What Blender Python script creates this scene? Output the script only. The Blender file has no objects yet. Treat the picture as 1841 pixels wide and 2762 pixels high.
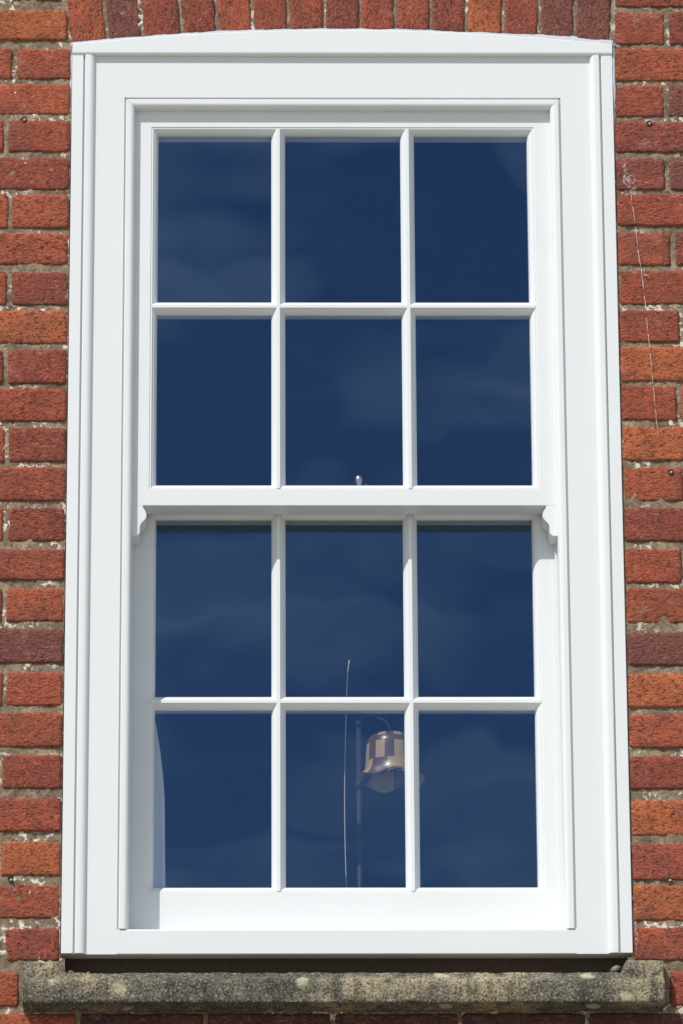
import bpy, bmesh, math, random
from mathutils import Vector, Matrix, noise

random.seed(7)
scene = bpy.context.scene
COL = scene.collection

# ------------------------------------------------------------------ camera, sky, sun, exposure
cam_d = bpy.data.cameras.new('camera')
cam = bpy.data.objects.new('camera', cam_d)
COL.objects.link(cam)
RT = Vector((0.999909156, -0.0126469, -0.00466211))
UP = Vector((0.0, -0.345883314, 0.938277535))
FW = Vector((0.0134788, 0.9381923, 0.3458519))
FW.normalize()
RT = (FW.cross(Vector((-0.00, -0.345883314, 0.938277535)))).normalized()
UP = RT.cross(FW).normalized()
m = Matrix((RT, UP, -FW)).transposed().to_4x4()
m.translation = Vector((-0.14080353, -9.80059928, -3.61285827))
cam.matrix_world = m
cam_d.sensor_fit = 'VERTICAL'
cam_d.sensor_height = 36.0
cam_d.sensor_width = 24.0
cam_d.lens = 15356.0 / 2762.0 * 36.0
cam_d.clip_start = 0.1
cam_d.clip_end = 500.0
scene.camera = cam

SUN = Vector((-0.80, -1.0, 1.55)).normalized()      # towards the sun
world = bpy.data.worlds.new('World')
scene.world = world
world.use_nodes = True
wn = world.node_tree
wn.nodes.clear()
w_out = wn.nodes.new('ShaderNodeOutputWorld')
w_bg = wn.nodes.new('ShaderNodeBackground')
w_sky = wn.nodes.new('ShaderNodeTexSky')
w_sky.sky_type = 'NISHITA'
w_sky.sun_disc = False
w_sky.sun_elevation = math.asin(SUN.z)
w_sky.sun_rotation = math.atan2(SUN.x, SUN.y)
w_sky.air_density = 1.0
w_sky.dust_density = 0.3
w_sky.ozone_density = 1.6
w_bg.inputs['Strength'].default_value = 0.10
# thin streaky clouds spread over the whole sky
w_tc = wn.nodes.new('ShaderNodeTexCoord')
w_map = wn.nodes.new('ShaderNodeMapping')
w_map.inputs['Scale'].default_value = (7.0, 7.0, 20.0)
w_n = wn.nodes.new('ShaderNodeTexNoise')
w_n.inputs['Scale'].default_value = 2.2
w_n.inputs['Detail'].default_value = 2.5
w_n.inputs['Roughness'].default_value = 0.55
w_n.inputs['Distortion'].default_value = 0.15
w_r = wn.nodes.new('ShaderNodeValToRGB')
w_r.color_ramp.elements[0].position = 0.40
w_r.color_ramp.elements[0].color = (0, 0, 0, 1)
w_r.color_ramp.elements[1].position = 0.76
w_r.color_ramp.elements[1].color = (0.95, 0.95, 0.95, 1)
w_mix = wn.nodes.new('ShaderNodeMixRGB')
w_mix.inputs['Color2'].default_value = (9.0, 9.4, 10.0, 1)
wn.links.new(w_tc.outputs['Generated'], w_map.inputs['Vector'])
wn.links.new(w_map.outputs['Vector'], w_n.inputs['Vector'])
wn.links.new(w_n.outputs['Fac'], w_r.inputs['Fac'])
wn.links.new(w_r.outputs['Color'], w_mix.inputs['Fac'])
wn.links.new(w_sky.outputs['Color'], w_mix.inputs['Color1'])
wn.links.new(w_mix.outputs['Color'], w_bg.inputs['Color'])
wn.links.new(w_bg.outputs['Background'], w_out.inputs['Surface'])

sun_d = bpy.data.lights.new('sun', 'SUN')
sun_d.energy = 4.1
sun_d.angle = math.radians(0.5)
sun_d.color = (1.0, 0.96, 0.90)
sun = bpy.data.objects.new('sun', sun_d)
COL.objects.link(sun)
sun.rotation_euler = SUN.to_track_quat('Z', 'Y').to_euler()
sun.location = (-4, -5, 8)

scene.view_settings.view_transform = 'Standard'
scene.view_settings.look = 'None'
scene.view_settings.gamma = 1.0
scene.view_settings.use_curve_mapping = False
scene.view_settings.exposure = 0.0

# ------------------------------------------------------------------ material helpers
def new_mat(name):
    mt = bpy.data.materials.new(name)
    mt.use_nodes = True
    nt = mt.node_tree
    nt.nodes.clear()
    out = nt.nodes.new('ShaderNodeOutputMaterial')
    bs = nt.nodes.new('ShaderNodeBsdfPrincipled')
    nt.links.new(bs.outputs[0], out.inputs['Surface'])
    return mt, nt, bs, out

def nd(nt, typ, **kw):
    n = nt.nodes.new(typ)
    for k, v in kw.items():
        if k in n.inputs:
            n.inputs[k].default_value = v
        else:
            setattr(n, k, v)
    return n

def ramp(nt, fac, stops):
    r = nt.nodes.new('ShaderNodeValToRGB')
    cr = r.color_ramp
    while len(cr.elements) < len(stops):
        cr.elements.new(0.5)
    for e, (p, c) in zip(cr.elements, stops):
        e.position = p
        e.color = (c, c, c, 1) if isinstance(c, (int, float)) else (*c, 1)
    nt.links.new(fac, r.inputs['Fac'])
    return r.outputs['Color']

def mixc(nt, fac, a, b, mode='MIX'):
    n = nt.nodes.new('ShaderNodeMixRGB')
    n.blend_type = mode
    for sock, v in (('Fac', fac), ('Color1', a), ('Color2', b)):
        if isinstance(v, bpy.types.NodeSocket):
            nt.links.new(v, n.inputs[sock])
        elif isinstance(v, (int, float)):
            n.inputs[sock].default_value = v if sock == 'Fac' else (v, v, v, 1)
        else:
            n.inputs[sock].default_value = (*v, 1)
    return n.outputs['Color']

def coords(nt, scale=(1, 1, 1), rand=False):
    tc = nt.nodes.new('ShaderNodeTexCoord')
    v = tc.outputs['Object']
    if rand:
        oi = nt.nodes.new('ShaderNodeObjectInfo')
        mu = nd(nt, 'ShaderNodeMath', operation='MULTIPLY')
        nt.links.new(oi.outputs['Random'], mu.inputs[0])
        mu.inputs[1].default_value = 37.0
        ad = nd(nt, 'ShaderNodeVectorMath', operation='ADD')
        nt.links.new(v, ad.inputs[0])
        nt.links.new(mu.outputs[0], ad.inputs[1])
        v = ad.outputs[0]
    mp = nt.nodes.new('ShaderNodeMapping')
    mp.inputs['Scale'].default_value = scale
    nt.links.new(v, mp.inputs['Vector'])
    return mp.outputs['Vector']

def tnoise(nt, vec, scale, detail=3.0, rough=0.5, dist=0.0):
    n = nd(nt, 'ShaderNodeTexNoise', Scale=scale, Detail=detail, Roughness=rough, Distortion=dist)
    nt.links.new(vec, n.inputs['Vector'])
    return n.outputs['Fac']

def tvor(nt, vec, scale, feature='F1', out='Distance'):
    n = nd(nt, 'ShaderNodeTexVoronoi', Scale=scale)
    n.feature = feature
    nt.links.new(vec, n.inputs['Vector'])
    return n.outputs[out]

def bump(nt, bs, height, strength, dist):
    b = nd(nt, 'ShaderNodeBump', Strength=strength, Distance=dist)
    nt.links.new(height, b.inputs['Height'])
    nt.links.new(b.outputs['Normal'], bs.inputs['Normal'])

# brick: one material, each brick's own tone comes from its object colour
def mat_brick():
    mt, nt, bs, out = new_mat('fired_clay')
    oi = nt.nodes.new('ShaderNodeObjectInfo')
    v = coords(nt, (1, 1, 1), True)
    vs = coords(nt, (0.62, 0.8, 1.0), True)
    big = tnoise(nt, v, 20, 3, 0.6)
    mid = tnoise(nt, vs, 125, 4, 0.72, 0.2)
    crease = tnoise(nt, vs, 215, 2.5, 0.6, 0.7)
    pits = tvor(nt, vs, 170)
    fine = tnoise(nt, v, 700, 2, 0.7)
    lump = tnoise(nt, v, 60, 3, 0.6)
    crz = ramp(nt, crease, [(0.37, 0.0), (0.44, 1.0)])
    c = oi.outputs['Color']
    c = mixc(nt, ramp(nt, big, [(0.3, 0.0), (0.72, 1.0)]), mixc(nt, 1.0, c, (0.78, 0.80, 0.90), 'MULTIPLY'),
             mixc(nt, 1.0, c, (1.15, 1.18, 1.08), 'MULTIPLY'))
    c = mixc(nt, ramp(nt, lump, [(0.32, 0.25), (0.50, 0.0)]), c, (0.12, 0.050, 0.038))
    c = mixc(nt, ramp(nt, mid, [(0.33, 0.6), (0.43, 0.0)]), c, (0.085, 0.027, 0.020))
    am = nd(nt, 'ShaderNodeMath', operation='MULTIPLY')
    nt.links.new(ramp(nt, crz, [(0.0, 1.0), (1.0, 0.0)]), am.inputs[0])
    nt.links.new(ramp(nt, oi.outputs['Random'], [(0.0, 0.25), (1.0, 0.85)]), am.inputs[1])
    c = mixc(nt, am.outputs[0], c, (0.06, 0.016, 0.012))
    soot = tnoise(nt, v, 9, 4, 0.65)
    c = mixc(nt, ramp(nt, soot, [(0.50, 0.0), (0.66, 0.55)]), c, (0.15, 0.052, 0.036))
    salt = tnoise(nt, v, 14, 5, 0.7)
    c = mixc(nt, ramp(nt, salt, [(0.60, 0.0), (0.72, 0.35)]), c, (0.52, 0.30, 0.23))
    c = mixc(nt, ramp(nt, mid, [(0.56, 0.0), (0.70, 0.40)]), c, (0.60, 0.23, 0.15))
    c = mixc(nt, ramp(nt, fine, [(0.62, 0.0), (0.78, 0.5)]), c, (0.55, 0.30, 0.22))
    pale = tvor(nt, v, 75)
    c = mixc(nt, ramp(nt, pale, [(0.04, 0.6), (0.09, 0.0)]), c, (0.62, 0.46, 0.36))
    grime = tvor(nt, vs, 48)
    c = mixc(nt, ramp(nt, grime, [(0.06, 0.75), (0.14, 0.0)]), c, (0.035, 0.018, 0.015))
    nt.links.new(c, bs.inputs['Base Color'])
    bs.inputs['Roughness'].default_value = 0.88
    h = mixc(nt, 0.45, crz, mid)
    h = mixc(nt, 0.35, h, ramp(nt, pits, [(0.0, 0.0), (0.45, 1.0)]))
    h = mixc(nt, 0.2, h, fine)
    bump(nt, bs, h, 1.0, 0.006)
    return mt

def mat_mortar():
    mt, nt, bs, out = new_mat('lime_mortar')
    v = coords(nt)
    n1 = tnoise(nt, v, 20, 5, 0.7)
    n2 = tnoise(nt, v, 170, 4, 0.7)
    n3 = tnoise(nt, v, 600, 2, 0.7)
    c = ramp(nt, n1, [(0.3, (0.15, 0.110, 0.072)), (0.5, (0.27, 0.200, 0.130)), (0.62, (0.42, 0.33, 0.22)), (0.75, (0.24, 0.13, 0.085))])
    c = mixc(nt, ramp(nt, n2, [(0.34, 0.75), (0.5, 0.0)]), c, (0.06, 0.042, 0.028))
    c = mixc(nt, ramp(nt, n3, [(0.58, 0.0), (0.75, 0.4)]), c, (0.50, 0.42, 0.30))
    # lumps of lime
    patch = tnoise(nt, v, 15, 2, 0.5)
    lime = tnoise(nt, v, 95, 3, 0.6, 0.5)
    lf = mixc(nt, 1.0, ramp(nt, patch, [(0.50, 0.0), (0.57, 1.0)]), ramp(nt, lime, [(0.54, 0.0), (0.58, 1.0)]), 'MULTIPLY')
    c = mixc(nt, lf, c, (0.80, 0.75, 0.62))
    nt.links.new(c, bs.inputs['Base Color'])
    bs.inputs['Roughness'].default_value = 0.95
    bump(nt, bs, mixc(nt, 0.4, mixc(nt, 0.4, n2, lime), n3), 1.0, 0.006)
    return mt

def mat_paint(name, col, rough=0.32, wob=0.12):
    mt, nt, bs, out = new_mat(name)
    v = coords(nt)
    n = tnoise(nt, v, 7, 3, 0.6)
    f = tnoise(nt, coords(nt, (1, 1, 0.12)), 260, 2, 0.5)
    c = mixc(nt, ramp(nt, n, [(0.3, 0.0), (0.75, 1.0)]), tuple(x * 0.975 for x in col), col)
    # a little road dust caught in the paint
    c = mixc(nt, ramp(nt, tnoise(nt, v, 95, 4, 0.75), [(0.68, 0.0), (0.80, 0.10)]), c, (0.40, 0.37, 0.32))
    nt.links.new(c, bs.inputs['Base Color'])
    bs.inputs['Roughness'].default_value = rough
    bump(nt, bs, mixc(nt, 0.5, n, f), wob, 0.0006)
    return mt

def mat_stone():
    mt, nt, bs, out = new_mat('weathered_sandstone')
    v = coords(nt)
    big = tnoise(nt, v, 5.5, 3, 0.55)
    mid = tnoise(nt, v, 26, 4, 0.6)
    grain = tnoise(nt, coords(nt, (1, 1, 1)), 230, 4, 0.7, 0.4)
    grain2 = tnoise(nt, coords(nt, (1, 1, 1)), 420, 3, 0.7)
    drip = tnoise(nt, coords(nt, (1, 1, 0.12)), 34, 4, 0.65)
    c = ramp(nt, big, [(0.38, (0.14, 0.13, 0.10)), (0.52, (0.24, 0.215, 0.155)), (0.62, (0.50, 0.42, 0.26))])
    c = mixc(nt, ramp(nt, mid, [(0.38, 0.75), (0.54, 0.0)]), c, (0.075, 0.072, 0.055))
    c = mixc(nt, ramp(nt, drip, [(0.36, 0.7), (0.50, 0.0)]), c, (0.05, 0.048, 0.04))
    c = mixc(nt, ramp(nt, grain, [(0.38, 0.92), (0.50, 0.0)]), c, (0.022, 0.021, 0.018))
    c = mixc(nt, ramp(nt, grain, [(0.56, 0.0), (0.66, 0.75)]), c, (0.66, 0.60, 0.44))
    c = mixc(nt, ramp(nt, grain2, [(0.36, 0.6), (0.48, 0.0)]), c, (0.03, 0.028, 0.022))
    lich = tvor(nt, coords(nt, (1, 1, 1.0)), 13, 'F1', 'Distance')
    lich = mixc(nt, 0.35, lich, mid)
    c = mixc(nt, ramp(nt, lich, [(0.25, 0.85), (0.30, 0.0)]), c, (0.56, 0.53, 0.33))
    nt.links.new(c, bs.inputs['Base Color'])
    bs.inputs['Roughness'].default_value = 0.95
    bump(nt, bs, mixc(nt, 0.3, grain, mid), 1.0, 0.008)
    return mt

def mat_simple(name, col, rough=0.7, var=0.25, scale=40, metal=0.0, bs_str=0.3, bd=0.002):
    mt, nt, bs, out = new_mat(name)
    v = coords(nt)
    n = tnoise(nt, v, scale, 4, 0.6)
    c = mixc(nt, n, tuple(x * (1 - var) for x in col), tuple(min(1, x * (1 + var)) for x in col))
    nt.links.new(c, bs.inputs['Base Color'])
    bs.inputs['Roughness'].default_value = rough
    bs.inputs['Metallic'].default_value = metal
    bump(nt, bs, n, bs_str, bd)
    return mt

def mat_glass():
    mt = bpy.data.materials.new('coated_window_glass')
    mt.use_nodes = True
    nt = mt.node_tree
    nt.nodes.clear()
    out = nt.nodes.new('ShaderNodeOutputMaterial')
    tr = nt.nodes.new('ShaderNodeBsdfTransparent')
    tr.inputs['Color'].default_value = (0.985, 0.99, 0.99, 1)
    gl = nt.nodes.new('ShaderNodeBsdfGlossy')
    gl.inputs['Roughness'].default_value = 0.0
    gl.inputs['Color'].default_value = (0.28, 0.48, 0.80, 1)
    mx = nt.nodes.new('ShaderNodeMixShader')
    # Schlick reflectance, the same from either side of the sheet
    wt = nt.nodes.new('ShaderNodeLayerWeight')
    pw = nd(nt, 'ShaderNodeMath', operation='POWER')
    nt.links.new(wt.outputs['Facing'], pw.inputs[0])
    pw.inputs[1].default_value = 5.0
    lw = nd(nt, 'ShaderNodeMath', operation='MULTIPLY_ADD')
    nt.links.new(pw.outputs[0], lw.inputs[0])
    lw.inputs[1].default_value = 0.87
    lw.inputs[2].default_value = 0.118
    wt.inputs['Blend'].default_value = 0.5
    # slow waviness of the sheet
    v = coords(nt, (1, 1, 1), True)
    n = tnoise(nt, v, 5, 1, 0.4)
    b = nd(nt, 'ShaderNodeBump', Strength=0.18, Distance=0.004)
    nt.links.new(n, b.inputs['Height'])
    nt.links.new(b.outputs['Normal'], gl.inputs['Normal'])
    nt.links.new(lw.outputs[0], mx.inputs[0])
    nt.links.new(tr.outputs[0], mx.inputs[1])
    nt.links.new(gl.outputs[0], mx.inputs[2])
    nt.links.new(mx.outputs[0], out.inputs['Surface'])
    return mt

M_BRICK = mat_brick()
M_MORTAR = mat_mortar()
M_PAINT = mat_paint('gloss_white_paint', (0.750, 0.774, 0.770))
M_STONE = mat_stone()
M_GLASS = mat_glass()
M_SEAL = mat_simple('pale_mastic', (0.47, 0.48, 0.53), 0.6, 0.15, 120)
M_OLDWOOD = mat_simple('old_dark_timber', (0.055, 0.035, 0.022), 0.9, 0.5, 90, 0, 0.8, 0.004)
M_METAL = mat_simple('brushed_chrome', (0.60, 0.58, 0.55), 0.35, 0.08, 60, 1.0)
M_GROUND = mat_simple('pale_gravel_yard', (0.30, 0.27, 0.22), 0.95, 0.2, 3)
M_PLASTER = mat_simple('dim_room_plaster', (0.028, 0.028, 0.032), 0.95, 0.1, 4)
M_CURTAIN = mat_simple('pale_curtain_cloth', (0.82, 0.86, 0.86), 0.9, 0.05, 30)
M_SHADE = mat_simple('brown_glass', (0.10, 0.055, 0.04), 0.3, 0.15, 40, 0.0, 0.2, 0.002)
M_SUNPATCH = mat_simple('painted_sun_patch', (0.44, 0.31, 0.13), 0.3, 0.15, 60, 0.0, 0.2, 0.002)  # tan that stands in for sunlight falling on the lampshade
M_DARKMETAL = mat_simple('dark_lamp_metal', (0.03, 0.03, 0.035), 0.6, 0.1, 40, 0.6)
M_CORD = mat_simple('white_cord', (0.55, 0.52, 0.44), 0.8, 0.1, 100)
M_SMEAR = mat_simple('dried_pale_smear', (0.62, 0.50, 0.46), 0.9, 0.2, 160, 0, 0.8, 0.003)
_nt = M_SMEAR.node_tree
_bs = [n for n in _nt.nodes if n.type == 'BSDF_PRINCIPLED'][0]
_nt.links.new(ramp(_nt, tnoise(_nt, coords(_nt), 190, 4, 0.7), [(0.44, 0.0), (0.62, 0.75)]), _bs.inputs['Alpha'])
M_WEB = mat_simple('cobweb_silk', (0.85, 0.83, 0.80), 0.6, 0.05, 100)

# ------------------------------------------------------------------ object helpers
def link(name, me, mat, parent=None, loc=None, smooth=False):
    o = bpy.data.objects.new(name, me)
    COL.objects.link(o)
    if mat is not None and not me.materials:
        me.materials.append(mat)
    if smooth:
        me.polygons.foreach_set('use_smooth', [True] * len(me.polygons))
    if parent is not None:
        o.parent = parent
        o.matrix_parent_inverse = Matrix.Identity(4)
    if loc is not None:
        o.location = loc
    return o

def thing(name, label, cat, loc=(0, 0, 0), group=None):
    o = bpy.data.objects.new(name, None)
    o.empty_display_size = 0.1
    COL.objects.link(o)
    o.location = loc
    o['label'] = label
    o['category'] = cat
    o['kind'] = 'thing'
    if group:
        o['group'] = group
    return o

def tag(o, label, cat):
    o['kind'] = 'thing'
    o['label'] = label
    o['category'] = cat
    return o

def mesh_of(verts, faces, name='mesh'):
    me = bpy.data.meshes.new(name)
    me.from_pydata(verts, [], faces)
    me.validate()
    bm = bmesh.new()
    bm.from_mesh(me)
    bmesh.ops.recalc_face_normals(bm, faces=bm.faces)
    bm.to_mesh(me)
    bm.free()
    return me

def part(name, verts, faces, mat, parent=None, smooth=False, label=None):
    """verts in world metres; the part's own origin is its parent's"""
    off = Vector((0, 0, 0))
    p = parent
    while p is not None:
        off += Vector(p.location)
        p = p.parent
    me = mesh_of([tuple(Vector(v) - off) for v in verts], faces, name)
    o = link(name, me, mat, parent, None, smooth)
    if label:
        o['label'] = label
    return o

def prism(name, prof, axis, base, sgn, lo, hi, mat, parent, smooth=False, caps=True):
    """prof: closed list of (u, y) in mm.  axis 'z': member stands, x = base + sgn*u, z from lo(u, y) to hi(u, y).
    axis 'x': member lies, z = base + sgn*u, x from lo(u, y) to hi(u, y)."""
    n = len(prof)
    vs = []
    for f in (lo, hi):
        for (u, y) in prof:
            t = f(u, y) if callable(f) else f
            a = base + sgn * u
            vs.append((a / 1000, y / 1000, t / 1000) if axis == 'z' else (t / 1000, y / 1000, a / 1000))
    fs = [tuple(range(n)), tuple(range(2 * n - 1, n - 1, -1))] if caps else []
    for i in range(n):
        j = (i + 1) % n
        fs.append((i, j, n + j, n + i))
    return part(name, vs, fs, mat, parent, smooth)

def box(name, x0, x1, y0, y1, z0, z1, mat, parent=None, bev=0.0):
    vs = [(x, y, z) for x in (x0, x1) for y in (y0, y1) for z in (z0, z1)]
    vs = [(a / 1000, b / 1000, c / 1000) for a, b, c in vs]
    fs = [(0, 1, 3, 2), (4, 6, 7, 5), (0, 4, 5, 1), (2, 3, 7, 6), (0, 2, 6, 4), (1, 5, 7, 3)]
    o = part(name, vs, fs, mat, parent)
    if bev:
        bm = bmesh.new()
        bm.from_mesh(o.data)
        bmesh.ops.bevel(bm, geom=list(bm.edges), offset=bev / 1000, segments=2, affect='EDGES', profile=0.5)
        bm.to_mesh(o.data)
        bm.free()
    return o

def arc(cx, cy, r, a0, a1, n):
    return [(cx + r * math.cos(math.radians(a0 + (a1 - a0) * i / n)),
             cy + r * math.sin(math.radians(a0 + (a1 - a0) * i / n))) for i in range(n + 1)]

def tube(name, pts, r, mat, parent=None, seg=8):
    vs, fs = [], []
    n = len(pts)
    for i, p in enumerate(pts):
        p = Vector(p)
        t = (Vector(pts[min(i + 1, n - 1)]) - Vector(pts[max(i - 1, 0)])).normalized()
        a = t.cross(Vector((0, 1, 0.02))).normalized()
        b = t.cross(a).normalized()
        rr = r[i] if isinstance(r, (list, tuple)) else r
        for k in range(seg):
            an = 2 * math.pi * k / seg
            vs.append(tuple(p + a * rr * math.cos(an) + b * rr * math.sin(an)))
    for i in range(n - 1):
        for k in range(seg):
            k2 = (k + 1) % seg
            fs.append((i * seg + k, i * seg + k2, (i + 1) * seg + k2, (i + 1) * seg + k))
    fs.append(tuple(range(seg)))
    fs.append(tuple(range(n * seg - 1, (n - 1) * seg - 1, -1)))
    return part(name, vs, fs, mat, parent, True)

# ------------------------------------------------------------------ large structure: ground, room behind the window
CX = 6.0                                   # window centre line, mm
g = part('ground', [(-120, -200, -5.3), (120, -200, -5.3), (120, 60, -5.3), (-120, 60, -5.3)], [(0, 1, 2, 3)], M_GROUND)
g['kind'] = 'structure'

def arch_z(x):                             # underside of the brick arch (mm), x in mm
    s = (x - CX) / 510.0
    return 972.0 - 29.5 * s * s

# room: four walls, floor and ceiling, open only at the window
def room():
    X0, X1, Y0, Y1, Z0, Z1 = -2.2, 2.6, 0.135, 4.2, -1.75, 1.35
    wx0, wx1, wz0, wz1 = -0.40, 0.412, -0.80, 0.83
    pan = lambda a: part(*a)
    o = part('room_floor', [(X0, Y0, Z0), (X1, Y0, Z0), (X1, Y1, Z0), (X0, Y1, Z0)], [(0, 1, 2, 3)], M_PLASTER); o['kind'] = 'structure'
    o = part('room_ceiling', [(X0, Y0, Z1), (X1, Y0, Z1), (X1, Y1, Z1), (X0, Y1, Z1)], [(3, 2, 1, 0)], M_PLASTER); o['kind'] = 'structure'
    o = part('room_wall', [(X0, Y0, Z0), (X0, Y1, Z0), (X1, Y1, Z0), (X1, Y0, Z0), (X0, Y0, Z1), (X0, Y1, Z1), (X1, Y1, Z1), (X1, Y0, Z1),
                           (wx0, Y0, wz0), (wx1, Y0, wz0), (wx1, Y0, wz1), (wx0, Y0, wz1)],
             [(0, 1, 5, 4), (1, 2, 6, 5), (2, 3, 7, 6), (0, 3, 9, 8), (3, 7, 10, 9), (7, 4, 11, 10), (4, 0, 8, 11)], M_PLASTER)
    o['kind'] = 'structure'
room()

# ------------------------------------------------------------------ brick wall
wall = thing('brick_wall', 'weathered red brick wall with rough lime mortar joints around the white window', 'wall', (0, 0, -0.84))
R_ = (0.380, 0.078, 0.036)
RO = (0.42, 0.092, 0.037)
OO = (0.48, 0.122, 0.038)
RD = (0.305, 0.063, 0.034)
DP = (0.215, 0.066, 0.046)
RP = (0.33, 0.072, 0.042)
rowL = [(1095, 1035), (1012, 952), (932, 871), (859, 798), (784, 722), (708, 644), (632, 566), (554, 492), (476, 411), (399, 334),
        (319, 253), (242, 179), (164, 99), (86, 23), (7, -56), (-73, -131), (-149, -211), (-228, -292), (-311, -373), (-389, -451),
        (-469, -530), (-550, -611), (-632, -694), (-711, -773), (-793, -851), (-874, -936)]
colL = [RD, OO, R_, RO, R_, RD, RO, RO, RD, OO, RD, R_, RD, R_, RD, R_, RO, DP, R_, RO, RD, R_, OO, R_, RD, RO]
rowR = [(1095, 1022), (1010, 945), (934, 869), (857, 794), (783, 721), (707, 645), (633, 571), (555, 491), (479, 414), (399, 337),
        (325, 259), (248, 182), (167, 102), (87, 23), (7, -56), (-73, -137), (-149, -214), (-235, -297), (-314, -377), (-392, -454),
        (-472, -531), (-555, -619), (-637, -703), (-715, -778), (-793, -852), (-874, -935)]
colR = [RD, R_, RO, R_, RD, RP, R_, RO, R_, R_, OO, R_, OO, RO, RD, R_, RO, DP, OO, RO, RD, OO, RP, OO, RO, R_]
jL = {2: 613, 4: 627, 6: 617, 8: 616, 10: 621, 12: 616, 14: 615, 16: 616, 18: 612, 20: 618, 22: 619, 24: 608}
jR = {1: 621, 3: 616, 5: 614, 7: 622, 9: 634, 11: 625, 13: 634, 15: 626, 17: 633, 19: 640, 21: 640, 23: 640}
NB = [0]
SILL_SHADE = (0.085, 0.035, 0.028)  # dark brick tone with the shade under the sill painted in
PALETTE = [R_, RO, OO, RD, DP, RP, R_, RO, RD]

def make_brick(x0, x1, z0, z1, col, vertical=False, quad=None, step=11.0, rad=5.0, dy=None):
    """one brick, mm.  quad = ((x at bottom left, bottom right), (top left, top right)) for tapered arch bricks"""
    seed = random.random() * 100
    rad = rad * random.uniform(0.35, 1.2)
    if not quad:
        x0 -= 0.6; x1 += 0.6; z0 -= 0.9; z1 += 0.9
    cx, cz = (x0 + x1) / 2, (z0 + z1) / 2
    w, h = x1 - x0, z1 - z0
    nx = max(4, int(w / step))
    nz = max(4, int(h / step))
    vs = []
    y_off = random.uniform(-1.6, 0.6) if dy is None else dy
    tx, tz = random.uniform(-1, 1), random.uniform(-1, 1)
    us = [0, min(0.25, 2.5 / w * 2)] + [i / nx for i in range(1, nx)] + [1 - min(0.25, 2.5 / w * 2), 1]
    ws = [0, min(0.25, 2.5 / h * 2)] + [i / nz for i in range(1, nz)] + [1 - min(0.25, 2.5 / h * 2), 1]
    us = sorted(us); ws = sorted(ws)
    nu, nw = len(us), len(ws)
    for j, b in enumerate(ws):
        for i, a in enumerate(us):
            if quad:
                (bl, br), (tl, tr) = quad
                xl, xr = bl + (tl - bl) * b, br + (tr - br) * b
                zb = arch_z(xl + (xr - xl) * a) + 2.0
                X, Z = xl + (xr - xl) * a, zb + (z1 - zb) * b
            else:
                X, Z = x0 + w * a, z0 + h * b
            # rounded, worn corners
            ex, ez = min(a, 1 - a) * w, min(b, 1 - b) * h
            if ex < rad and ez < rad:
                d = math.hypot(rad - ex, rad - ez)
                if d > rad:
                    k = rad / d
                    sx = 1 if a < 0.5 else -1
                    sz = 1 if b < 0.5 else -1
                    X += sx * (rad - ex) * (1 - k)
                    Z += sz * (rad - ez) * (1 - k)
            p = Vector((X * 0.045 + seed, Z * 0.045, seed * 0.3))
            nn = noise.noise_vector(p)
            e = min(ex, ez)
            edge = max(0.0, 1 - e / 9.0)
            n3 = noise.noise_vector(p * 3.1)
            X += nn.x * 1.3 + n3.x * 1.1 * edge
            Z += nn.z * 1.3 + n3.z * 1.1 * edge
            Y = y_off + nn.y * 1.1 + tx * (a - .5) + tz * (b - .5) * 0.8
            Y += 1.2 * max(0.0, 1 - e / 2.0) + 1.8 * max(0.0, noise.noise(p * 2.3)) * edge
            vs.append((X, Y, Z))
    nf = len(vs)
    rim = [i for i in range(nu)] + [j * nu + nu - 1 for j in range(1, nw)] + \
          [(nw - 1) * nu + i for i in range(nu - 2, -1, -1)] + [j * nu for j in range(nw - 2, 0, -1)]
    for r in rim:
        X, Y, Z = vs[r]
        vs.append((X, 60.0, Z))
    fs = []
    for j in range(nw - 1):
        for i in range(nu - 1):
            a = j * nu + i
            fs.append((a, a + 1, a + nu + 1, a + nu))
    k = len(rim)
    for i in range(k):
        fs.append((rim[i], nf + i, nf + (i + 1) % k, rim[(i + 1) % k]))
    # into the brick's own frame
    out = []
    for X, Y, Z in vs:
        lx, lz = (X - cx) / 1000, (Z - cz) / 1000
        if vertical:
            lx, lz = lz, -lx
        out.append((lx, Y / 1000, lz))
    me = bpy.data.meshes.new('brick')
    me.from_pydata(out, [], fs)
    me.validate()
    bm = bmesh.new(); bm.from_mesh(me)
    bmesh.ops.recalc_face_normals(bm, faces=bm.faces)
    bm.to_mesh(me); bm.free()
    o = link('brick', me, M_BRICK, wall, (cx / 1000, 0, cz / 1000 + 0.84), True)
    if vertical:
        o.rotation_euler = (0, -math.pi / 2, 0)
    j = random.uniform(0.93, 1.07)
    j *= 0.89
    o.color = (col[0] * j, col[1] * j, col[2] * j * random.uniform(0.95, 1.05), 1)
    NB[0] += 1
    return o

FL, FR = -508.2, 519.8                      # brick edges beside the frame
def run_row(side, i, z1, z0, first, col):
    """bricks outward from the window edge"""
    sg = -1 if side == 'L' else 1
    start = FL if side == 'L' else FR
    if z1 < -852:                          # beside the stone sill
        start = -580 if side == 'L' else 582
    if z0 > 935:                           # beside the arch
        start = -515.5 - (z0 - 950) * 0.12 if side == 'L' else 524 + (z0 - 950) * 0.03
    joint = first
    x = start
    k = 0
    while abs(x) < 1150:
        end = sg * joint if k == 0 else x + sg * 224
        a = x
        b = end - sg * random.uniform(4.2, 6.2)
        c = col if k == 0 else random.choice(PALETTE)
        make_brick(min(a, b), max(a, b), z0, z1, c, step=11 if k < 2 else 30)
        x = end + sg * random.uniform(4.2, 6.2)
        k += 1

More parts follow.
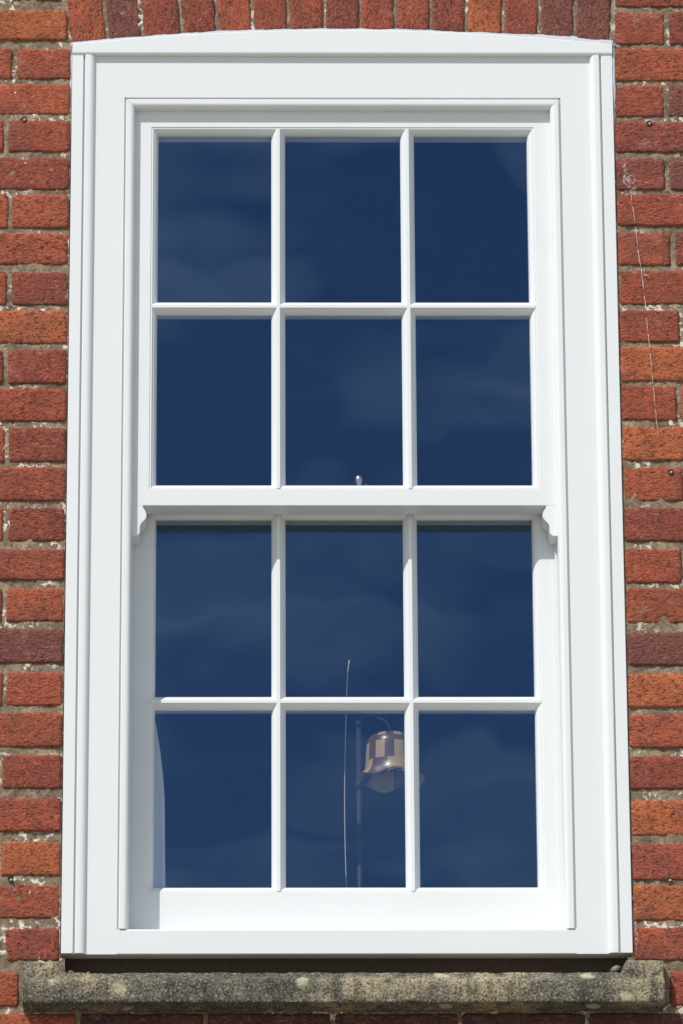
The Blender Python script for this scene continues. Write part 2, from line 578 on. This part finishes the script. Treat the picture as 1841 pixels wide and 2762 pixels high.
for side, rows, cols, js in (('L', rowL, colL, jL), ('R', rowR, colR, jR)):
    for i, (z1, z0) in enumerate(rows):
        if i in js:
            first = js[i]
        else:
            first = (FR if side == 'R' else -FL) + 226 + random.uniform(-8, 8)
            if i == 0:
                first = 581 if side == 'L' else 745
        if i == 25 and side == 'L':
            first = 735
        z0 -= random.uniform(-0.6, 0.6)
        run_row(side, i, z1, z0, first, cols[i])
# courses under the sill
for r, (z1, z0) in enumerate([(-951, -1013), (-1029, -1092), (-1108, -1171)]):
    x = -1150 + 110 * (r % 2)
    while x < 1150:
        make_brick(x + 5, x + 221, z0, z1, random.choice([SILL_SHADE, SILL_SHADE, SILL_SHADE, DP]) if abs(x + 100) < 560 else random.choice(PALETTE), step=14 if r == 0 else 34)
        x += 226
# courses above
for r in range(2):
    z0 = 1186 + r * 78
    x = -1150 + 110 * (r % 2)
    while x < 1150:
        make_brick(x + 5, x + 221, z0, z0 + 64, random.choice(PALETTE), step=34)
        x += 226
for side, sg in (('L', -1), ('R', 1)):
    x = 545 if side == 'L' else 540
    while x < 1150:
        a, b = sg * (x + 4), sg * (x + 218)
        make_brick(min(a, b), max(a, b), 1108, 1170, random.choice(PALETTE), step=34)
        x += 226
# soldier arch
jx = [-504.3, -437.7, -371.1, -297.5, -230.2, -162.9, -94.9, -26.8, 39.8, 106.5, 173.2, 240.6, 309.4, 378.2, 444.9, 513.1]
jx[0] = -507; jx[-1] = 516
archc = [RO, DP, RD, RD, RO, R_, R_, RD, R_, RO, RD, OO, RD, DP, DP]
for i in range(15):
    a, b = jx[i], jx[i + 1]
    ga = 3.4 if i else 1.0
    gb = 3.4 if i < 14 else 4.0
    fan = lambda x: (x - 40) * (0.045 if x < 40 else 0.022)
    q = ((a + ga, b - gb), (a + ga + fan(a), b - gb + fan(b)))
    c = archc[i]
    make_brick(a + ga, b - gb, arch_z((a + b) / 2), 1170, c, True, q, step=11, rad=4)

# mortar bed: one rough sheet behind the brick faces, with the window opening left out
def mortar():
    def axis(lo, hi, zones, fine, coarse):
        v, x = [], lo
        while x < hi:
            v.append(x)
            inz = any(a - 1 <= x < b for a, b in zones)
            nxt = x + (fine if inz else coarse)
            for a, b in zones:
                for e in (a, b):
                    if x < e < nxt:
                        nxt = e
            x = nxt
        v.append(hi)
        return v
    xs = axis(-1180, 1180, [(-660, -506), (-506, 517), (517, 680)], 4.5, 40)
    zs = axis(-1200, 1330, [(-990, 1045)], 4.5, 40)
    idx, vs, fs = {}, [], []
    def vid(i, j):
        if (i, j) not in idx:
            X, Z = xs[i], zs[j]
            p = Vector((X * 0.06, Z * 0.06, 3.1))
            y = 2.3 + 1.8 * noise.noise(p) + 1.6 * noise.noise(p * 2.7) + 1.3 * noise.noise(Vector((X * 0.009, Z * 0.009, 9)))
            if -1 < X - FL < 1 or -1 < X - FR < 1:
                y += 1
            idx[(i, j)] = len(vs)
            vs.append((X / 1000, y / 1000, Z / 1000))
        return idx[(i, j)]
    for i in range(len(xs) - 1):
        for j in range(len(zs) - 1):
            xm, zm = (xs[i] + xs[i + 1]) / 2, (zs[j] + zs[j + 1]) / 2
            if -506 < xm < 517 and -846 < zm < arch_z(xm) - 3:
                continue
            if -498 < xm < 505 and -884 < zm <= -846:
                continue
            fs.append((vid(i, j), vid(i + 1, j), vid(i + 1, j + 1), vid(i, j + 1)))
    o = part('mortar', vs, fs, M_MORTAR, wall, True)
    o['kind'] = 'stuff'
mortar()

# solid core of the wall behind the facing, and the wall beyond the built bricks
core = M_MORTAR
box('wall_core', -4000, -530, 62, 134, -5300, 3000, core, wall)
box('wall_core', 545, 4000, 62, 134, -5300, 3000, core, wall)
box('wall_core', -530, 545, 62, 134, 995, 3000, core, wall)
box('wall_core', -530, 545, 62, 134, -5300, -890, core, wall)

# ------------------------------------------------------------------ the stone sill
def sill():
    root = thing('stone_sill', 'long weathered grey sandstone sill with raised ends under the white window', 'window sill', (0, 0, -0.935))
    xs = [-569 + 1137 * i / 190 for i in range(191)]
    X0, X1 = -569.0, 568.0
    vs, fs = [], []
    prof_n = 0
    for x in xs:
        # raised stool at both ends
        dl, dr = x - X0, X1 - x
        s = 1.0 if dl < 64 else max(0.0, 1 - (dl - 64) / 14)
        t = 1.0 if dr < 64 else max(0.0, 1 - (dr - 64) / 16)
        st = max(s * s * (3 - 2 * s), t * t * (3 - 2 * t))
        zt = -883.5 + 1.2 * noise.noise(Vector((x * .02, 5, 0)))
        rn = max(0.0, 1 - dl / 4) * 1.5 + max(0.0, 1 - dr / 4) * 1.5
        top = zt + 23.5 * st + (1.5 if dr < 64 else 0) + noise.noise(Vector((x * .07, 1, 1))) * 1.4 * st
        prof = [(62, -947), (-2, -946), (-20, -945.5), (-38, -945), (-50, -944.5), (-55, -944.5), (-56.5, -943)]
        for z in (-939, -934, -928, -922, -916, -910):
            prof.append((-57, z))
        prof += [(-56, -905), (-52 + 6 * st, -901), (-40 + 6 * st, -893), (-31 - 1 * st, zt - 1 + 2 * st), (-30, top - 4 if st > 0 else zt),
                 (-27, top - 1 if st > 0 else zt + .5), (-10, top if st > 0 else zt + 2), (62, top if st > 0 else zt + 6)]
        prof_n = len(prof)
        for k, (y, z) in enumerate(prof):
            p = Vector((x * 0.05, y * 0.05, z * 0.05))
            r = 0 if k in (0, prof_n - 1) else 1
            q = Vector((x * 0.13, y * 0.13, z * 0.13))
            dy = r * (2.6 * noise.noise(p) + 2.0 * noise.noise(q))
            dz = r * (1.6 * noise.noise(p + Vector((9, 2, 4))) + 1.6 * noise.noise(q + Vector((3, 3, 3))))
            dx = 1.2 * noise.noise(Vector((2, y * .04, z * .04)))
            vs.append(((x + dx) / 1000, (y + rn * r + dy) / 1000, (z + dz) / 1000))
    n = len(xs)
    for i in range(n - 1):
        for k in range(prof_n - 1):
            a = i * prof_n + k
            fs.append((a, a + 1, a + prof_n + 1, a + prof_n))
        fs.append((i * prof_n, (i + 1) * prof_n, (i + 1) * prof_n + prof_n - 1, i * prof_n + prof_n - 1))
    fs.append(tuple(range(prof_n)))
    fs.append(tuple(range(n * prof_n - 1, (n - 1) * prof_n - 1, -1)))
    part('sill_block', vs, fs, M_STONE, root, True)
    # old crumbs of mortar in the slot above the stone
    for (x, z, r) in ((-488, -873, 6), (-457, -872, 4), (-350, -880, 3), (486, -868, 9), (466, -879, 5), (448, -878, 4), (-470, -880, 5), (-120, -880, 3), (-60, -880, 3)):
        rng = random.Random(int(x))
        bm = bmesh.new()
        bmesh.ops.create_icosphere(bm, subdivisions=2, radius=r / 1000)
        for v in bm.verts:
            v.co *= 1 + 0.8 * noise.noise(v.co * 140 + Vector((x, 0, 0)))
            v.co.z *= 0.9
            v.co += Vector((x / 1000, 0.012, z / 1000 + 0.935))
        me = bpy.data.meshes.new('mortar_crumb')
        bm.to_mesh(me); bm.free()
        link('mortar_crumb', me, M_STONE, root, None, True)
sill()

# ------------------------------------------------------------------ the sash window
win = thing('sash_window', 'white painted six over six timber sash window with horns in the brick wall', 'window', (CX / 1000, 0, -0.839))
Zb = -839.0
HEADZ = 923.0

def quarter(u_lo, y_lo, u_hi, y_hi, n=6):
    """ovolo curve from (u_lo, y_lo) rising to (u_hi, y_hi); u measured inward, convex outward"""
    pts = []
    for i in range(n + 1):
        a = math.radians(90 * i / n)
        pts.append((u_lo + (u_hi - u_lo) * (1 - math.cos(a)), y_lo + (y_hi - y_lo) * math.sin(a)))
    return pts

# outer lining: u = half width from the centre line.  strip, groove, bead, board
for sg in (-1, 1):
    prof = [(411.0, 60), (411.0, 5.0), (466.5, 5.0)]
    prof += quarter(467.5, 3.8, 477.5, -4.0)[0:]
    prof += [(484.0, -4.0), (485.6, -2.6), (486.0, 3.0), (488.4, 3.0), (488.8, -2.0), (489.6, -3.0), (509.4, -3.0), (510.0, -2.4), (510.0, 60)]
    prism('side_lining', prof, 'z', CX, sg, Zb, HEADZ - 0.5, M_PAINT, win)
# head board, behind the arched cover
prism('head_board', [(834.5, 5.8), (835.3, 5.0), (928.0, 5.0), (928.0, 60), (834.5, 60)], 'x', 0, 1, CX - 411.0, CX + 411.0, M_PAINT, win)
# bottom board (front of the timber cill)
prism('bottom_board', [(-839.0, 7.0), (-837.6, 5.0), (-795.0, 5.0), (-792.2, 8.0), (-788, 60), (-788, 132), (-837, 132), (-837, 62), (-839.0, 60)], 'x', 0, 1,
      CX - 411.0, CX + 411.0, M_PAINT, win)
# staff bead round three sides
bead = quarter(391.0, 12.0, 400.0, 3.0) + [(406.3, 3.0), (407.6, 4.2), (408.0, 8.6), (410.8, 8.6), (410.8, 58.0), (391.0, 58.0)]
for sg in (-1, 1):
    prism('bead', bead, 'z', CX, sg, lambda u, y: -792.0 + (0.0 if y < 30 else 4.5), lambda u, y: 422.5 + u, M_PAINT, win)
beadh = [(u + 423.0, y) for u, y in bead]
prism('bead', beadh, 'x', 0, 1, lambda u, y: CX - (u - 423.0) + 0.02, lambda u, y: CX + (u - 423.0) - 0.02, M_PAINT, win)

# arched head cover
def head_cover():
    n = 60
    xs = [CX - 510 + 1020 * i / n for i in range(n + 1)]
    rows = []
    # profile going round: bottom back, bottom front (rounded), face, top front, top back
    for x in xs:
        zt = arch_z(x) - 1.5 + 0.5 * noise.noise(Vector((x * .03, 0, 0)))
        rows.append([(x, 8, 919.2), (x, 0, 919.4), (x, -3.2, 920.2), (x, -5.2, 921.8), (x, -6.0, 924.0),
                     (x, -6.0, (zt + 924) / 2), (x, -6.0, zt - 1.5), (x, -5.0, zt), (x, 60, zt), (x, 60, 930), (x, 8, 930)])
    k = len(rows[0])
    vs = [tuple(c / 1000 for c in p) for r in rows for p in r]
    # keep the end inside the lining line
    fs = []
    for i in range(n):
        for j in range(k):
            j2 = (j + 1) % k
            fs.append((i * k + j, i * k + j2, (i + 1) * k + j2, (i + 1) * k + j))
    fs.append(tuple(range(k)))
    fs.append(tuple(range((n + 1) * k - 1, n * k - 1, -1)))
    part('arched_head', vs, fs, M_PAINT, win)
head_cover()

# pulley stiles, head lining and parting beads
for sg in (-1, 1):
    box('pulley_stile', *sorted((CX + sg * 395.0, CX + sg * 410.0)), 58.2, 134, -787.5, 812, M_PAINT, win)
    box('parting_bead', *sorted((CX + sg * 387.5, CX + sg * 394.8)), 69.6, 76.4, -787.5, 812, M_PAINT, win)
box('head_lining', CX - 410, CX + 410, 58.2, 134, 817, 860, M_PAINT, win)

# pale mastic between brick and frame
def mastic():
    vs, fs = [], []
    n = 240
    for i in range(n + 1):
        x = CX - 512 + 1025 * i / n
        zt = arch_z(x)
        w = 4.6 + 3.5 * noise.noise(Vector((x * .02, 4, 0))) + (6.0 * min(1, max(0, (x - 280) / 160))) + 1.2 * noise.noise(Vector((x * .12, 4, 0)))
        lo = 1.6 + 1.4 * min(1, max(0, (x - 280) / 160)) + 0.8 * noise.noise(Vector((x * .05, 8, 0)))
        vs += [(x, -4.8, zt - 1.4 - lo * .3), (x, -3.2, zt + .4), (x, 0.6, zt + max(1.6, w)), (x, 20, zt + max(1.6, w) + 1), (x, 20, zt - 4)]
    for i in range(n):
        for k in range(5):
            k2 = (k + 1) % 5
            fs.append((i * 5 + k, i * 5 + k2, (i + 1) * 5 + k2, (i + 1) * 5 + k))
    fs.append((0, 1, 2, 3, 4)); fs.append(tuple(range(n * 5 + 4, n * 5 - 1, -1)))
    part('mastic_seal', [tuple(c / 1000 for c in v) for v in vs], fs, M_SEAL, win, True)
    for sg, zlo in ((-1, -845), (1, -845)):
        vs, fs = [], []
        n2 = 360
        for i in range(n2 + 1):
            z = zlo + (944 - zlo) * i / n2
            e = CX + sg * 510.3
            top = max(0.0, (z - 700) / 240)
            w = 1.6 + 1.6 * noise.noise(Vector((z * .03, sg * 4, 0))) + 1.5 * noise.noise(Vector((z * .15, sg * 7, 0)))
            w += (3.5 if sg > 0 else 1.8) * min(1, top * 1.6)
            if z < -760:
                w += 2.5 * (-760 - z) / 85
            y0 = (9.0 if sg < 0 else 6.0) + 1.8 * noise.noise(Vector((z * .05, sg * 9, 2))) - 8.0 * min(1, top * 1.5)
            w = max(w, 0.6)
            vs += [(e - sg * 1.0, 20, z), (e, y0 + .6, z), (e + sg * w, y0 + 0.6, z), (e + sg * (w + 1.5), 20, z)]
        for i in range(n2):
            for k in range(4):
                k2 = (k + 1) % 4
                fs.append((i * 4 + k, i * 4 + k2, (i + 1) * 4 + k2, (i + 1) * 4 + k))
        fs.append((0, 1, 2, 3)); fs.append(tuple(range(n2 * 4 + 3, n2 * 4 - 1, -1)))
        part('mastic_seal', [tuple(c / 1000 for c in v) for v in vs], fs, M_SEAL, win, True)
mastic()
# dark old timber in the slot between frame and stone
prism('packing_strip', [(-893, 30), (-872, 27), (-870, 31), (-862, 33), (-839.6, 33), (-839.6, 61), (-893, 61)], 'x', 0, 1, -500, 508, M_OLDWOOD, win)

GH = 347.5                                   # half width of the glazed area
def sash(name, yf, ztop, zbot, zbar, w_stile, w_top, w_bot):
    """one sash: stiles and rails meet on mitred mouldings, glazing bars scribed between"""
    root = bpy.data.objects.new(name, None)
    root.empty_display_size = 0.05
    COL.objects.link(root)
    root.parent = win
    yg, yb = yf + 15.0, yf + 47.0
    def member_prof(W, kink):
        p = [(0.0, yb - 5), (0.0, yg)]
        p += [(0.4, yg - 1.5), (2.2, yg - 5.5), (5.0, yg - 9.5), (8.2, yf + 3.2), (9.0, yf + 1.4), (12.2, yf + 1.4), (12.8, yf)]
        for k in sorted({kk for kk in kink if 13 < kk < W}):
            p.append((k, yf))
        p += [(W - .6, yf), (W, yf + .6), (W, yb)]
        for k in sorted({kk for kk in kink if 13 < kk < W}, reverse=True):
            p.append((k, yb))
        p += [(4.0, yb)]
        return p
    # stiles
    for sg in (-1, 1):
        prism('stile', member_prof(w_stile, (w_top, w_bot)), 'z', CX + sg * GH, sg,
              lambda u, y: zbot - min(u, w_bot), lambda u, y: ztop + min(u, w_top), M_PAINT, root, caps=False)
    prism('top_rail', member_prof(w_top, (w_stile,)), 'x', ztop, 1,
          lambda u, y: CX - GH - min(u, w_stile), lambda u, y: CX + GH + min(u, w_stile), M_PAINT, root, caps=False)
    prism('bottom_rail' if w_bot > 60 else 'meeting_rail', member_prof(w_bot, (w_stile,)), 'x', zbot, -1,
          lambda u, y: CX - GH - min(u, w_stile), lambda u, y: CX + GH + min(u, w_stile), M_PAINT, root, caps=False)
    # glazing bars, 26 mm wide with a 6 mm nose
    H, F = 13.0, 3.2
    half = [(H, yg), (H - .4, yg - 1.5), (H - 2.6, yg - 5.5), (H - 5.6, yg - 9.5), (F + 1.2, yf + 2.4), (F, yf + .3), (F - .5, yf)]
    back = [(H, yb - 14), (F + 1, yb)]
    prof = [(-u, y) for u, y in half] + [(u, y) for u, y in reversed(half)] + back + [(-u, y) for u, y in reversed(back)]
    xb = [-GH + 213.9 + H - 0.9, GH - 213.9 - H + 0.9]
    ext = lambda u: H - abs(u)
    for b in xb:
        prism('glazing_bar', prof, 'z', CX + b, 1, lambda u, y: zbot - ext(u), lambda u, y: ztop + ext(u), M_PAINT, root, caps=False)
    ends = [(-GH, 1, xb[0]), (xb[0], 0, xb[1]), (xb[1], 2, GH)]
    for a, kind, b in ends:
        lo = (lambda u, y, a=a: CX + a - ext(u)) if kind == 1 else (lambda u, y, a=a: CX + a + abs(u))
        hi = (lambda u, y, b=b: CX + b + ext(u)) if kind == 2 else (lambda u, y, b=b: CX + b - abs(u))
        prism('glazing_bar', prof, 'x', zbar, 1, lo, hi, M_PAINT, root, caps=False)
    # panes
    cols = [(-GH, xb[0] - H), (xb[0] + H, xb[1] - H), (xb[1] + H, GH)]
    rows = [(zbar + H, ztop), (zbot, zbar - H)]
    for (a, b) in cols:
        for (c, d) in rows:
            x0, x1, z0, z1 = CX + a - 2.5, CX + b + 2.5, c - 2.5, d + 2.5
            tw = random.uniform(-.55, .55)
            th = random.uniform(-.6, .6)
            y = yg + 0.9
            vs = []
            for dy in (0, 4):
                vs += [(x0, y + dy - tw - th, z0), (x1, y + dy + tw - th, z0), (x1, y + dy + tw + th, z1), (x0, y + dy - tw + th, z1)]
            part('pane', [tuple(q / 1000 for q in v) for v in vs],
                 [(0, 1, 2, 3), (7, 6, 5, 4), (0, 4, 5, 1), (1, 5, 6, 2), (2, 6, 7, 3), (3, 7, 4, 0)], M_GLASS, root)
    return root

upper = sash('upper_sash', 22.0, 769.0, 65.5, 417.0, 46.5, 47.0, 44.5)
lower = sash('lower_sash', 77.5, 18.0, -690.0, -340.0, 46.5, 46.0, 100.0)

# horns under the upper sash
hp = [(394.0, 20.98), (371.2, 20.98), (370.6, 17), (368.0, 13), (365.3, 8), (364.2, 3), (365.0, -2.5), (368.5, -8), (373.0, -12.5), (375.8, -17),
      (376.6, -23), (376.4, -29), (377.5, -33.5), (380.4, -37.2), (383, -38.4), (394.0, -38.4)]
for sg in (-1, 1):
    vs = [((CX + sg * u) / 1000, y / 1000, z / 1000) for y in (22.0, 69.0) for u, z in hp]
    n = len(hp)
    fs = [tuple(range(n)), tuple(range(2 * n - 1, n - 1, -1))] + [(i, (i + 1) % n, n + (i + 1) % n, n + i) for i in range(n)]
    part('horn', vs, fs, M_PAINT, upper)

# sash fastener on the meeting rail, just showing through the upper middle pane
fx = 34.0
fast = box('fastener', fx - 26, fx + 14, 84, 118, 64.2, 69, M_METAL, lower, 1.0)
tube('fastener', [(fx / 1000, 0.100, z / 1000) for z in (68, 82, 88, 91, 96, 101, 107, 110)],
     [.004, .004, .004, .005, .0075, .0085, .006, .001], M_METAL, lower, 14)
tube('fastener', [((fx - 2) / 1000, 0.1, .085), ((fx + 8) / 1000, 0.105, .088), ((fx + 14) / 1000, 0.108, .0915), ((fx + 17) / 1000, .109, .090)],
     [.003, .0032, .0045, .002], M_METAL, lower, 10)

# ------------------------------------------------------------------ behind the glass
def lathe_shade():
    root = thing('hanging_lamp', 'brown bell lampshade with painted sunlit patches and a wavy rim behind the bottom middle pane', 'lamp', (0.092, 0.35, -0.42))
    prof = [(8, 122), (20, 121), (34, 117), (42, 109), (45, 98), (46, 82), (47, 64), (49, 50), (54, 39), (61, 31)]
    n = 48
    vs, fs = [], []
    for k, (r, z) in enumerate(prof):
        for i in range(n):
            a = 2 * math.pi * i / n
            w = max(0, 1 - (z - 29) / 30)
            zz = z + w * 6 * math.cos(5 * a + .4)
            rr = r * (1 + .05 * w * math.cos(5 * a + .4))
            vs.append((92 + rr * math.cos(a), 240 + rr * math.sin(a), -472 + zz))
    m_ = len(prof)
    for k in range(m_ - 1):
        for i in range(n):
            j = (i + 1) % n
            fs.append((k * n + i, k * n + j, (k + 1) * n + j, (k + 1) * n + i))
    sh = part('shade', [tuple(q / 1000 for q in v) for v in vs], fs, M_SHADE, root, True, 'bell shade of dark brown glass with sunlit patches painted on in tan')
    sh.data.materials.append(M_SUNPATCH)
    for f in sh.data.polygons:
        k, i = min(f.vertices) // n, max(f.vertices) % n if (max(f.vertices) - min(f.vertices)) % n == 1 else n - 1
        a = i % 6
        if (k in (1, 2, 4, 5) and a in (2, 3, 4)) or (k >= 6 and i % 12 < 7):  # faces coloured as patches of sun through the panes
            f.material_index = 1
    tube('bracket', [(.092, .24, -.367), (.092, .24, -.342), (.085, .242, -.325), (.06, .245, -.312), (.04, .248, -.315), (.034, .25, -.330)], .0028, M_DARKMETAL, root)
    tube('pole', [(.034, .25, -.330), (.034, .25, -.9), (.034, .25, -1.74)], .006, M_DARKMETAL, root, 10)
    tube('collar', [(.034, .25, -.452), (.034, .25, -.441)], .009, M_DARKMETAL, root, 12)
    tube('collar', [(.034, .25, -.332), (.034, .25, -.323)], .008, M_DARKMETAL, root, 12)
lathe_shade()

cpts = []
for i in range(60):
    z = -0.185 - 0.62 * i / 59
    cpts.append((0.011 + 0.0035 * math.sin(i * .09 + 2.2) + (0.004 * math.exp(-i / 2.0)), 0.30, z))
cd = tube('blind_cord', cpts, .0011, M_CORD, None, 6)
tag(cd, 'thin pale cord hanging behind the middle lower panes', 'cord')

def curtain():
    vs, fs = [], []
    nz, nx = 40, 14
    for j in range(nz + 1):
        z = -700 + 420 * j / nz
        t = j / nz
        right = -321 - 6 * t - 30 * max(0, (t - .45) / .55) ** 1.6
        for i in range(nx + 1):
            x = -420 + (right + 420) * i / nx
            y = 150 + 5 * math.sin(x * .09 + .5 * math.sin(z * .006)) + 10 * t
            vs.append((x / 1000, y / 1000, z / 1000))
    for j in range(nz):
        for i in range(nx):
            a = j * (nx + 1) + i
            fs.append((a, a + 1, a + nx + 2, a + nx + 1))
    me = [None]
    o = part('curtain', vs, fs, M_CURTAIN, None, True)
    sm = o.modifiers.new('thick', 'SOLIDIFY'); sm.thickness = .002
    tag(o, 'edge of a pale curtain drawn aside behind the bottom left pane', 'curtain')
curtain()

# ------------------------------------------------------------------ small things on the wall
def web():
    pts = [(545, 640), (549, 600), (553, 560), (556, 520), (561, 480), (565, 440), (568, 400), (571, 350), (575, 300), (578, 250), (581, 200), (584, 160)]
    root = thing('cobweb_thread', 'broken white cobweb thread slanting down the bricks right of the frame', 'cobweb', (0.56, -0.004, 0.16))
    rng = random.Random(3)
    z = 640.0
    while z > 165:
        ln = rng.uniform(14, 46)
        seg = []
        for t in range(6):
            zz = z - ln * t / 5
            k = max(0, min(len(pts) - 2, sum(1 for p in pts if p[1] > zz) - 1))
            a, b = pts[k], pts[k + 1]
            f = (a[1] - zz) / (a[1] - b[1])
            seg.append(((a[0] + (b[0] - a[0]) * f + rng.uniform(-.6, .6)) / 1000, -0.0042, zz / 1000))
        tube('thread', seg, [rng.uniform(.0002, .0005) for _ in seg], M_WEB, root, 5)
        z -= ln + rng.uniform(3, 16)
web()

def smears():
    rng = random.Random(11)
    for (x, z, w, h) in ((541, 664, 13, 17), (536, 690, 5, 16), (549, 640, 8, 9), (523, -805, 4, 26), (566, 470, 7, 4)):
        n = 22
        vs = [(x, -2.4, z)]
        for i in range(n):
            a = 2 * math.pi * i / n
            k = 0.8 + 0.55 * noise.noise(Vector((math.cos(a) * 1.1 + x, math.sin(a) * 1.1 + z, 0.5)))
            vs.append((x + w * k * math.cos(a), -1.0, z + h * k * math.sin(a)))
        fs = [(0, 1 + i, 1 + (i + 1) % n) for i in range(n)]
        part('mastic_smear', [tuple(c / 1000 for c in v) for v in vs], fs, M_SMEAR, wall, True)
    for (x, z) in ((-594, 786), (583, 780), (-596, -702), (585, -704), (606, 1008 - 930)):
        vs, fs = [], []
        n = 12
        for k, (rr, y) in enumerate(((5.5, -2.2), (4.0, -1.6), (2.2, -1.2))):
            for i in range(n):
                a = 2 * math.pi * i / n
                q = rr * (1 + .35 * noise.noise(Vector((math.cos(a) + x, math.sin(a) + z, k))))
                vs.append((x + q * math.cos(a), y, z + q * math.sin(a)))
        for k in range(2):
            for i in range(n):
                j = (i + 1) % n
                fs.append((k * n + i, k * n + j, (k + 1) * n + j, (k + 1) * n + i))
        fs.append(tuple(range(2 * n, 3 * n)))
        part('painted_plug_hole', [tuple(c / 1000 for c in v) for v in vs], fs, M_OLDWOOD, wall, True)  # dark dish on the brick face, its colour standing for a hole's shade
        bm = bmesh.new()
        bmesh.ops.create_icosphere(bm, subdivisions=2, radius=.0022)
        for v in bm.verts:
            v.co += noise.noise_vector(v.co * 300 + Vector((x, z, 0))) * .0007 + Vector((x / 1000 + .001, -0.0022, (z - 1) / 1000 + .84))
        me = bpy.data.meshes.new('wall_plug')
        bm.to_mesh(me); bm.free()
        link('wall_plug', me, M_CORD, wall, None, True)
smears()
print('bricks', NB[0])
